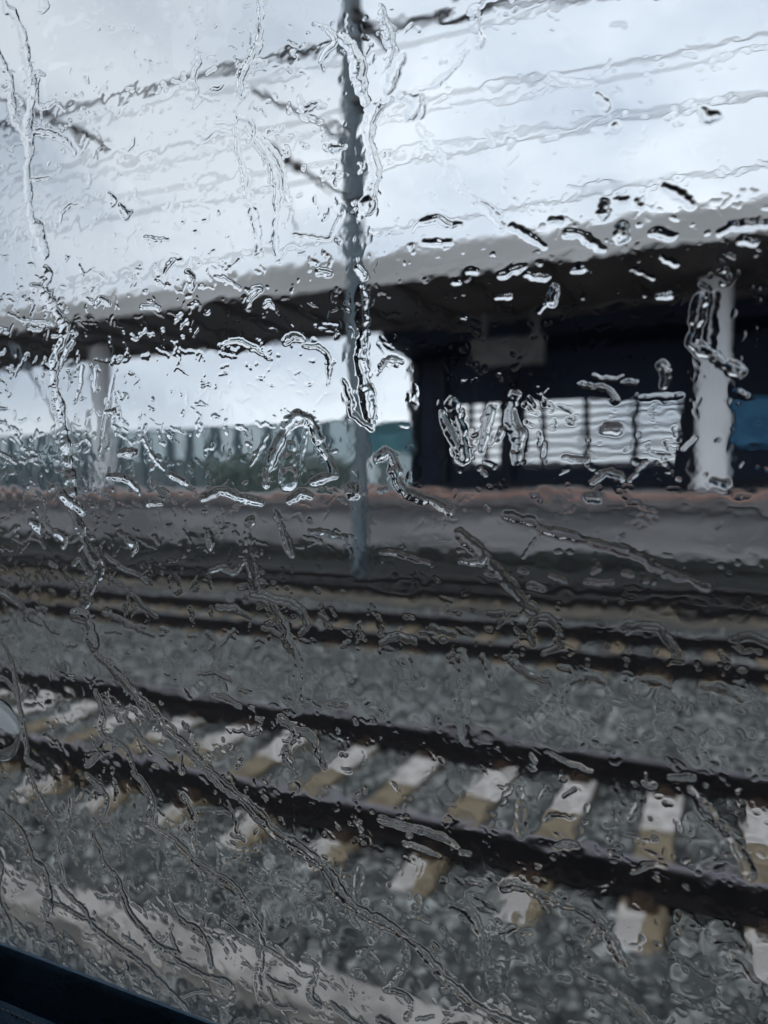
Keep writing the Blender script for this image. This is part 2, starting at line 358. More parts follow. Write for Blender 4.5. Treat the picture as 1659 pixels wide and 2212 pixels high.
for k in (0, -1, -2, -3):
    X = xb+k*step
    if pc is None:
        prof = []
        for a in range(32):
            t = 2*math.pi*a/32; c, s_ = math.cos(t), math.sin(t)
            prof.append((X+.52*math.copysign(abs(c)**.75, c), YCOL+.40*math.copysign(abs(s_)**.75, s_)))
        mb = MB(); mb.prism(prof, PZT+.001, HC-.15, axis='z'); pc = mb.build('column', M_col, root, smooth=True)
        ft = MB().prism([(X+(a-X)*1.10, YCOL+(b-YCOL)*1.14) for a, b in prof], PZT+.001, PZT+.16, axis='z').build('column_foot', M_coping, root); ft.parent = pc; ft.location = (0, 0, 0)
    else:
        o = pc.copy(); COL.objects.link(o); o.parent = root; o.location = pc.location+Vector((k*step, 0, 0))
        f2 = ft.copy(); COL.objects.link(f2); f2.parent = o

# frame sign hanging under the canopy
YS = 28.2
a, b, c = PY(1018, 735, YS), PY(1178, 785, YS), PY(1040, 640, YS)
root = thing('hanging_sign', 'grey blank sign box hanging from the canopy on two rods', 'sign', (a.x, YS, b.z))
MB().box(a.x, b.x, YS-.12, YS+.12, b.z, a.z).build('sign_box', M_sign, root, bevel=.03)
MB().box(a.x+.08, b.x-.08, YS-.135, YS-.118, b.z+.08, a.z-.08).build('face_panel', M_sign, root)
for X in (PY(1043, 700, YS).x, PY(1158, 700, YS).x):
    MB().box(X-.16, X+.16, YS-.07, YS+.07, a.z-.01, HC-.18).build('hanger', M_sign, root)

# ------------------------------------------------------------------ station building behind the platform
YBD = 33.0
xle = PY(884, 800, YBD).x
root = thing('station_building', 'dark navy station building under the canopy with pale shutters', 'building', (xle, YBD, PZT))
ztop = HC+.1
OPEN = [(976, 1010), (1014, 1043), (1047, 1080), (1129, 1166), (1171, 1260), (1267, 1366), (1374, 1472)]
zo0, zo1 = PY(1250, 1006, YBD).z, PY(1250, 861, YBD).z
mb = MB(); mb.box(xle, 34, YBD+.25, YBD+.55, -.6, zo0); mb.box(xle, 34, YBD+.25, YBD+.55, zo1, ztop+.5)
xs_ = [xle]+[PY(v, 930, YBD).x for o_ in OPEN for v in o_]+[34]
for i in range(0, len(xs_), 2): mb.box(xs_[i], xs_[i+1], YBD+.25, YBD+.55, zo0, zo1)
mb.build('wall', M_navy, root)
MB().box(xle-.1, 34, YBD-.9, YBD+1.4, ztop+.52, ztop+.9).build('roof', M_soffit, root)
MB().box(xle+.05, 34, YBD-3.35, YBD+.2, HC-.9, HC+.5).build('soffit_beam', M_navy, root)
MB().box(xle, 34, YBD, YBD+.248, PZT, PZT+.35).build('plinth', M_navy2, root)
for px_ in (884, 950, 1092, 1490):
    X = PY(px_, 900, YBD).x; MB().box(X, X+.32, YBD-.02, YBD+.246, PZT+.352, ztop+.3).build('pilaster', M_navy2, root)
def louvre(xa, xb_):
    xa, xb_ = PY(xa, 930, YBD).x, PY(xb_, 930, YBD).x
    n = 7; h = (zo1-zo0)/n; mb = MB()
    for i in range(n):
        z = zo0+i*h+.04*h
        mb.prism([(YBD+.27, z), (YBD+.29, z-.01), (YBD+.47, z+.40*h), (YBD+.45, z+.43*h)], xa+.02, xb_-.02)
    mb.box(xa+.003, xa+.05, YBD+.235, YBD+.53, zo0+.002, zo1-.002); mb.box(xb_-.05, xb_-.003, YBD+.235, YBD+.53, zo0+.002, zo1-.002)
    mb.build('louvre_window', M_shutter, root)
for xa, xb_ in OPEN: louvre(xa, xb_)
A, B = PY(1588, 858, YBD), PY(1720, 962, YBD)
o = MB().box(A.x, B.x, YBD-.06, YBD+.2, B.z, A.z).build('blue_panel', M_blue, root); o['label'] = 'blue panel at the right end of the facade'
MB().box(A.x-.05, B.x+.05, YBD-.1, YBD+.2, A.z+.002, A.z+.12).build('panel_frame', M_navy2, root)

# small teal kiosk and pale wall behind the mast
YK = 37.5
A, B = PY(797, 918, YK), PY(879, 976, YK)
root = thing('kiosk', 'small teal and pale green kiosk standing beside the dark building', 'kiosk', (A.x, YK, PZT))
MB().box(A.x, B.x-.05, YK, YK+2.4, PZT, B.z-.003).build('lower_wall', M_teal, root, bevel=.02)
MB().box(A.x-.06, B.x, YK-.08, YK+2.5, B.z, A.z-.12).build('upper_wall', M_teal2, root, bevel=.02)
MB().box(A.x-.15, B.x+.05, YK-.25, YK+2.6, A.z-.118, A.z).build('roof', M_teal2, root, bevel=.02)
MB().box(A.x+.5, A.x+1.3, YK-.02, YK+.02, PZT+.01, B.z-.2).build('door', M_base, root)

# ------------------------------------------------------------------ noise barrier far behind, left
YN = 46.0
zt = PY(400, 930, YN).z; zm = PY(400, 992, YN).z
x1 = PY(776, 950, YN).x; x0 = -78
root = thing('noise_barrier', 'tall pale teal panel barrier with dark posts behind the platform', 'barrier', (x1, YN, -.6))
mb = MB(); mb.box(x0, x1, YN+.02, YN+.16, zm+.002, zt); mb.build('upper_panel', M_teal, root)
mb = MB(); mb.box(x0, x1, YN-.10, YN+.30, -.62, zm); mb.build('base_wall', M_base, root)
MB().box(x0, x1, YN-.02, YN+.22, zt+.002, zt+.14).build('cap_rail', M_post, root)
X = x1-.3; p0 = None
while X > x0:
    if p0 is None: p0 = MB().box(X-.30, X+.30, YN-.32, YN+.015, -.6, zt+.10).build('post', M_post, root); ox = X
    else:
        o = p0.copy(); COL.objects.link(o); o.parent = root; o.location = p0.location+Vector((X-ox, 0, 0)); o.scale.x = random.uniform(.6, 1.25)
        o.location.x += (1-o.scale.x)*ox*0
        o.location.x = p0.location.x + X - ox*o.scale.x - (p0.location.x)*(1-o.scale.x)*0
    X -= random.choice((2.0, 2.3, 2.6))
# fix posts: scaling happens about the part's own origin, so keep scale 1
for ch in root.children:
    if ch.name.startswith('post') and ch is not p0:
        ch.location.x = ch.location.x + ox*ch.scale.x - ox; ch.scale.x = 1

# low hedge in front of the barrier
def hedge(x0, x1, y, z0, z1, n, seed):
    r = np.random.default_rng(seed)
    c = np.stack([r.uniform(x0, x1, n), y+r.uniform(-.5, .5, n), z0+(z1-z0)*r.random(n)**.8], -1)
    c[:, 2] -= (np.sin(c[:, 0]*1.7)+1)*.12*(c[:, 2]-z0)/(z1-z0)
    a = r.normal(0, .1, (n, 4, 3)); v = (c[:, None]+a).reshape(-1, 3)
    q = np.arange(n*4).reshape(n, 4); return npmesh('hedge', v, q, M_hedge)
ha, hb = PY(455, 990, 43.5), PY(790, 990, 43.5)
tag(hedge(ha.x, hb.x, 43.5, -.6, ha.z-.25, 9000, 4), 'low grey green hedge between the barrier and the platform', 'hedge')
# distant pale tower blocks are lost in the cloud; a faint low hill closes the gap
# ------------------------------------------------------------------ catenary mast
YM = 16.7
Pb = PY(781, 1250, YM); Pt = PY(754, -60, YM)
XM = Pb.x; zg = -.58
root = thing('catenary_mast', 'tall grey blue steel mast with bracket arms rising in front of the platform', 'mast', (XM, YM, zg))
top = Vector((PY(756, 0, YM).x, YM, Pt.z+1.0))
MB().tube([(Pb.x, YM, zg), (top.x, YM, top.z)], [.215, .27], 20).build('pole', M_pole, root, smooth=True)
MB().box(XM-.42, XM+.42, YM-.42, YM+.42, zg-.35, zg+.06).build('footing', M_trough, root, bevel=.03)
def arm(p, q, r, name='bracket_arm', m=M_strut, n=10):
    return MB().tube([p, q], r, n).build(name, m, root, smooth=True)
XA = XM-.12
a1, a2 = PX(752, 432, XA), PX(560, 306, XA)
arm(a1, a2, [.055, .05])
b1, b2 = PX(750, 292, XA), PX(545, 194, XA); arm(b1, b2, .05)
for c in (.62, .74, .86):
    q = Vector(a1).lerp(Vector(a2), c); s_ = (Vector(a2)-Vector(a1)).normalized()
    MB().tube([q-s_*.05, q-s_*.02, q+s_*.02, q+s_*.05], [.05, .13, .13, .05], 12).build('insulator_disc', M_insul, root, smooth=True)
arm(PX(566, 310, XA), PX(640, 500, XA), .022, 'steady_arm')
c1, c2 = PX(762, 12, XM+.1), PX(852, 122, XM+.1); arm(c1, c2, [.10, .075], 'rear_stay')
for z in (a1.z, PX(752, 40, XA).z, a1.z+2.4):
    MB().tube([(XA+.10, YM, z-.08), (XA+.10, YM, z+.08)], .29, 20).build('clamp_band', M_strut, root, smooth=True)
arm(PX(740, 92, XA), PX(610, 128, XA), .05)

# second mast, off to the left, of which the photo shows a bracket and a slanting stay
root = thing('catenary_bracket', 'dark bracket arms at the left edge of the sky', 'bracket', tuple(PY(-260, 300, 9.0)))
c0 = PY(-260, 120, 9.0)
MB().tube([PY(-262, 2212*.52, 9.0), PY(-290, -300, 9.0)], .16, 16).build('pole', M_pole, root, smooth=True)
MB().tube([PY(-262, 90, 9.0), PY(236, 312, 9.2)], [.05, .045], 10).build('bracket_arm', M_strut, root, smooth=True)
MB().tube([PY(-262, 250, 9.0), PY(95, 286, 9.1)], .035, 10).build('bracket_arm', M_strut, root, smooth=True)
MB().tube([PY(150, 270, 9.14), PY(195, 335, 9.1)], .03, 10).build('steady_arm', M_strut, root, smooth=True)
q0, q1 = PY(150, 274, 9.14), PY(215, 303, 9.2)
for c in (.2, .5, .8):
    q = q0.lerp(q1, c); s_ = (q1-q0).normalized()
    MB().tube([q-s_*.03, q-s_*.01, q+s_*.01, q+s_*.03], [.04, .075, .075, .04], 12).build('insulator_disc', M_insul, root, smooth=True)
YG = 21.8
root = MB().tube([PY(28, 745, YG), PY(232, 1062, YG)], .085, 12).build('stay_pole', M_pole, None, smooth=True)
tag(root, 'thin grey slanting stay leaning down to the right at far left', 'stay')

# ------------------------------------------------------------------ overhead wires
def wire(name, p, q, Y0, Y1, r, label, sag=0.0, ext=.35):
    A = PY(*p, Y0); B = PY(*q, Y1); d = B-A; A2 = A-d*max(0, (A.x+70)/d.x); B2 = B+d*max(0, (12-B.x)/d.x)
    pts = []
    for i in range(33):
        t = i/32; v = A2.lerp(B2, t); v.z -= sag*4*t*(1-t)*1.0; pts.append(v)
    o = MB().tube(pts, r, 8).build(name, M_wire, None, smooth=True)
    return tag(o, label, 'overhead wire', 'overhead wires crossing the sky')
wire('overhead_wire', (100, 246), (740, 88), 8.5, 8.5, .032, 'thickest dark overhead wire left of the mast, rising towards its top')
wire('overhead_wire', (180, 270), (740, 132), 9.0, 9.0, .010, 'thin overhead wire just below the thick one left of the mast')
A0, B0 = PY(778, 54, YM), PY(1300, -8, YM)
wi = MB().tube([A0.lerp(B0, t/6) for t in range(10)], .035, 8).build('anchor_wire', M_wire, None, smooth=True)
tag(wi, 'wire from the top of the mast to the upper right, carrying a dark insulator', 'overhead wire', 'overhead wires crossing the sky')
A, B = A0.lerp(B0, .34), A0.lerp(B0, .53)
pts = [A.lerp(B, t/12) for t in range(13)]
MB().tube(pts, [.06, .11, .08, .13, .08, .13, .08, .13, .08, .13, .08, .11, .06], 12).build('insulator', M_insul, wi, smooth=True)
for p, q, Y, r_, lab in (
    ((880, 222), (1659, 76), 6.2, .008, 'faint overhead wire, upper of the close pair at upper right'),
    ((830, 262), (1659, 108), 6.6, .006, 'faint overhead wire, lower of the close pair at upper right'),
    ((830, 361), (1659, 206), 6.0, .008, 'faint overhead wire crossing the middle of the right sky'),
    ((1000, 467), (1659, 352), 8.5, .012, 'overhead wire just above the canopy edge at right'),
    ((0, 468), (750, 345), 7.6, .008, 'faint overhead wire crossing the left sky halfway down to the canopy')):
    wire('overhead_wire', p, q, Y, Y, r_, lab, ext=.25)

# ------------------------------------------------------------------ train carriage round the camera
YI, YO = .155, .160                  # inner and outer face of the pane
carr = thing('train_carriage', 'navy train window ledge and carriage lining around the pane', 'train carriage', (0, YI, CAMZ-.3))
sill = PY(0, 2031, YI)
zs = sill.z
WX0, WX1, WZ0, WZ1 = -.62, .42, zs-.004, CAMZ+.42
glass = MB().box(WX0-.02, WX1+.02, YI, YO, WZ0-.02, WZ1+.02).build('window_pane', M_pane, carr)
def lining(x0, x1, z0, z1, nm): MB().box(x0, x1, YI-.055, YO+.002, z0, z1).build(nm, M_car, carr)
lining(-3.2, WX0, CAMZ-1.3, CAMZ+1.0, 'wall_lining'); lining(WX1, 2.6, CAMZ-1.3, CAMZ+1.0, 'wall_lining')
lining(WX0, WX1, WZ1, CAMZ+1.0, 'wall_lining')
MB().box(WX0, WX1, YI+.001, YO+.002, CAMZ-1.3, WZ0-.021).build('wall_lining', M_car, carr)
MB().box(-3.2, 2.6, -2.6, YI-.056, CAMZ+1.0, CAMZ+1.04).build('ceiling', M_car, carr)
MB().box(-3.2, 2.6, -2.6, YI-.056, CAMZ-1.34, CAMZ-1.3).build('carriage_floor', M_car, carr)
MB().box(-3.2, 2.6, -2.64, -2.6, CAMZ-1.3, CAMZ+1.0).build('far_wall', M_car, carr)
MB().box(-3.24, -3.2, -2.6, YI-.056, CAMZ-1.3, CAMZ+1.0).build('end_wall', M_car, carr)
MB().box(2.6, 2.64, -2.6, YI-.056, CAMZ-1.3, CAMZ+1.0).build('end_wall', M_car, carr)
# ledge: sloping padded section below the pane
Lp = [(YI-.0005, zs), (YI-.0022, zs+.0007), (YI-.0040, zs-.0004), (YI-.0065, zs-.0048), (YI-.0090, zs-.0068), (YI-.0100, zs-.0092), (YI-.0112, zs-.0078),
      (YI-.0150, zs-.0080), (YI-.022, zs-.011), (YI-.034, zs-.015), (YI-.048, zs-.021), (YI-.056, zs-.04), (YI-.056, CAMZ-1.29), (YI-.0005, CAMZ-1.29)]
ledge = MB().prism(Lp, WX0-.001, WX1+.001).build('window_ledge', M_ledge, carr, smooth=True)
def stitches(Yv, Zv, r, gap, ln):
    mb = MB(); X = -.34
    while X < .05:
        mb.tube([(X, Yv, Zv), (X+ln*.3, Yv, Zv+r*.6), (X+ln*.7, Yv, Zv+r*.6), (X+ln, Yv, Zv)], r, 6); X += gap
    o = mb.build('stitching', M_stitch, carr, smooth=True); o.parent = ledge; o.location = (0, 0, 0); return o
stitches(YI-.0138, zs-.0078, .00026, .0021, .0009)
# round clear suction cup with a white cap, stuck to the inside of the pane at the left edge
ce = PY(0, 1583, YI-.0005); cf = PY(2, 1540, YI-.011)
root = thing('suction_cup', 'round clear suction cup with white cap on the window, at left edge', 'suction cup', tuple(ce))
rw = 50/FV*.206; rc = 62/FV*.226
ax = Vector((0, -1, 0))
q = Vector((cf.x, YI-.011, cf.z))
def disc(prof, c0, c1, back=True):
    pts, rs = [], []
    for t, r_ in prof: pts.append(c0.lerp(c1, t)); rs.append(r_)
    mb = MB(); k = 0; n = 48
    for p, r_ in zip(pts, rs):
        for j in range(n):
            t = 2*math.pi*j/n; mb.v.append((p.x+r_*math.cos(t), p.y-(r_*math.sin(t)*.6 if back is False else 0), p.z+r_*math.sin(t)))
    for i in range(len(pts)-1):
        for j in range(n): mb.quad_faces(i*n, [(j, (j+1) % n, n+(j+1) % n, n+j)])
    if back: mb.f.append(tuple(range(n))); mb.m.append(0)
    if back is None: return mb
    b = (len(pts)-1)*n; mb.f.append(tuple(b+j for j in reversed(range(n)))); mb.m.append(0)
    return mb
disc([(0, rc*.93), (0, rc), (.05, rc*1.01), (.12, rc*.98), (.35, rc*.90), (.5, rc*.84), (.5, rc*.81), (.35, rc*.87), (.12, rc*.95), (.01, rc*.93)], ce, q, None).build('cup', M_clear, root, smooth=True)
disc([(.81, rw*.97), (.84, rw), (.96, rw), (1.0, rw*.95), (1.0, rw*.1)], ce, q, False).build('cap', M_cap, root, smooth=True)

# ------------------------------------------------------------------ rain water on the outside of the pane
def G(x, y):                          # measured point -> (x, z) on the outer face of the pane, and metres per unit there
    p = PY(x, y, YO); return p.x, p.z, (p-CAM).dot(view)/FV
STEP = .00015
gx0, gx1 = PY(-25, 1100, YO).x-.075, PY(1690, 1100, YO).x+.15
gz0, gz1 = zs-.003, PY(0, -15, YO).z+.004
nx = int((gx1-gx0)/STEP); nz_ = int((gz1-gz0)/STEP)
H = np.zeros((nz_, nx), np.float32)
gxs = (gx0+STEP*np.arange(nx)).astype(np.float32); gzs = (gz0+STEP*np.arange(nz_)).astype(np.float32)
def seg(ax_, az, ar, bx, bz, br, hr, p, flat):
    p = max(p, 1.0)+.12
    m = max(ar, br)*1.05
    i0 = int((min(ax_, bx)-m-gx0)/STEP); i1 = int((max(ax_, bx)+m-gx0)/STEP)+2
    j0 = int((min(az, bz)-m-gz0)/STEP); j1 = int((max(az, bz)+m-gz0)/STEP)+2
    i0, j0 = max(i0, 0), max(j0, 0); i1, j1 = min(i1, nx), min(j1, nz_)
    if i1-i0 < 2 or j1-j0 < 2: return
    X = gxs[i0:i1][None]; Z = gzs[j0:j1][:, None]
    dx, dz = bx-ax_, bz-az; l2 = dx*dx+dz*dz+1e-14
    t = np.clip(((X-ax_)*dx+(Z-az)*dz)/l2, 0, 1)
    d2 = (X-ax_-t*dx)**2+(Z-az-t*dz)**2
    r_ = ar+(br-ar)*t
    u = np.maximum(0, 1-(d2/(r_*r_)))
    if flat: u = 1-(1-u)**1.5
    h = hr*r_*u**p
    s = H[j0:j1, i0:i1]; np.maximum(s, h, out=s)
def smoothline(pts, n=5):
    P = np.array(pts, float)
    if len(P) < 3: return P
    P = np.vstack([2*P[0]-P[1], P, 2*P[-1]-P[-2]]); o = []
    for i in range(1, len(P)-2):
        a, b, c, d = P[i-1:i+3]
        for t in np.linspace(0, 1, n, endpoint=False):
            o.append(.5*((2*b)+(-a+c)*t+(2*a-5*b+4*c-d)*t*t+(-a+3*b-3*c+d)*t**3))
    o.append(P[-2]); return np.array(o)
def stroke(pts, hr=.34, p=.72, flat=False, jit=.35, jv=.18):
    """pts: (x, y, full width) in measured units"""
    S = smoothline(pts); g = []; ph1, ph2 = random.uniform(0, 6), random.uniform(0, 6)
    for n__, (x, y, w_) in enumerate(S):
        if flat: w_ *= 1+.22*math.sin(n__*.55+ph1)+.14*math.sin(n__*1.3+ph2)
        X, Z, k = G(x, y); g.append((X+random.gauss(0, jit)*k*1.2, Z+random.gauss(0, jit)*k*1.2, max(.8, w_/2*(1+random.uniform(-jv, jv)))*k))
    for a, b in zip(g[:-1], g[1:]): seg(*a, *b, hr, p, flat)
def T(c, r_, pts, hr=.34, p=.72, flat=False, wdt=None, sc_=.8):
    q = []
    for pt in pts:
        w_ = pt[2] if len(pt) > 2 else wdt
        q.append((829.5*c+pt[0]/2, 553*r_+pt[1]/2, w_/2*sc_))
    stroke(q, hr, p, flat, .25, .05)
    if flat and len(q) > 3:     # teeth and crumbs pulled out of the edge of a run
        S = smoothline(q, 6)
        for i in range(2, len(S)-2):
            if random.random() < .55:
                dx, dy = S[i+1][0]-S[i-1][0], S[i+1][1]-S[i-1][1]; l_ = math.hypot(dx, dy)+1e-6; sd_ = random.choice((-1, 1))
                w_ = S[i][2]*.5; bx, by = S[i][0]-dy/l_*sd_*w_*.8, S[i][1]+dx/l_*sd_*w_*.8
                e_ = random.uniform(2, 8); stroke([(bx, by, random.uniform(3, 6)), (bx-dy/l_*sd_*e_+dx/l_*e_*.8, by+dx/l_*sd_*e_+dy/l_*e_*.8, random.uniform(2, 4))], hr*1.2, .8, False, .4, .15)
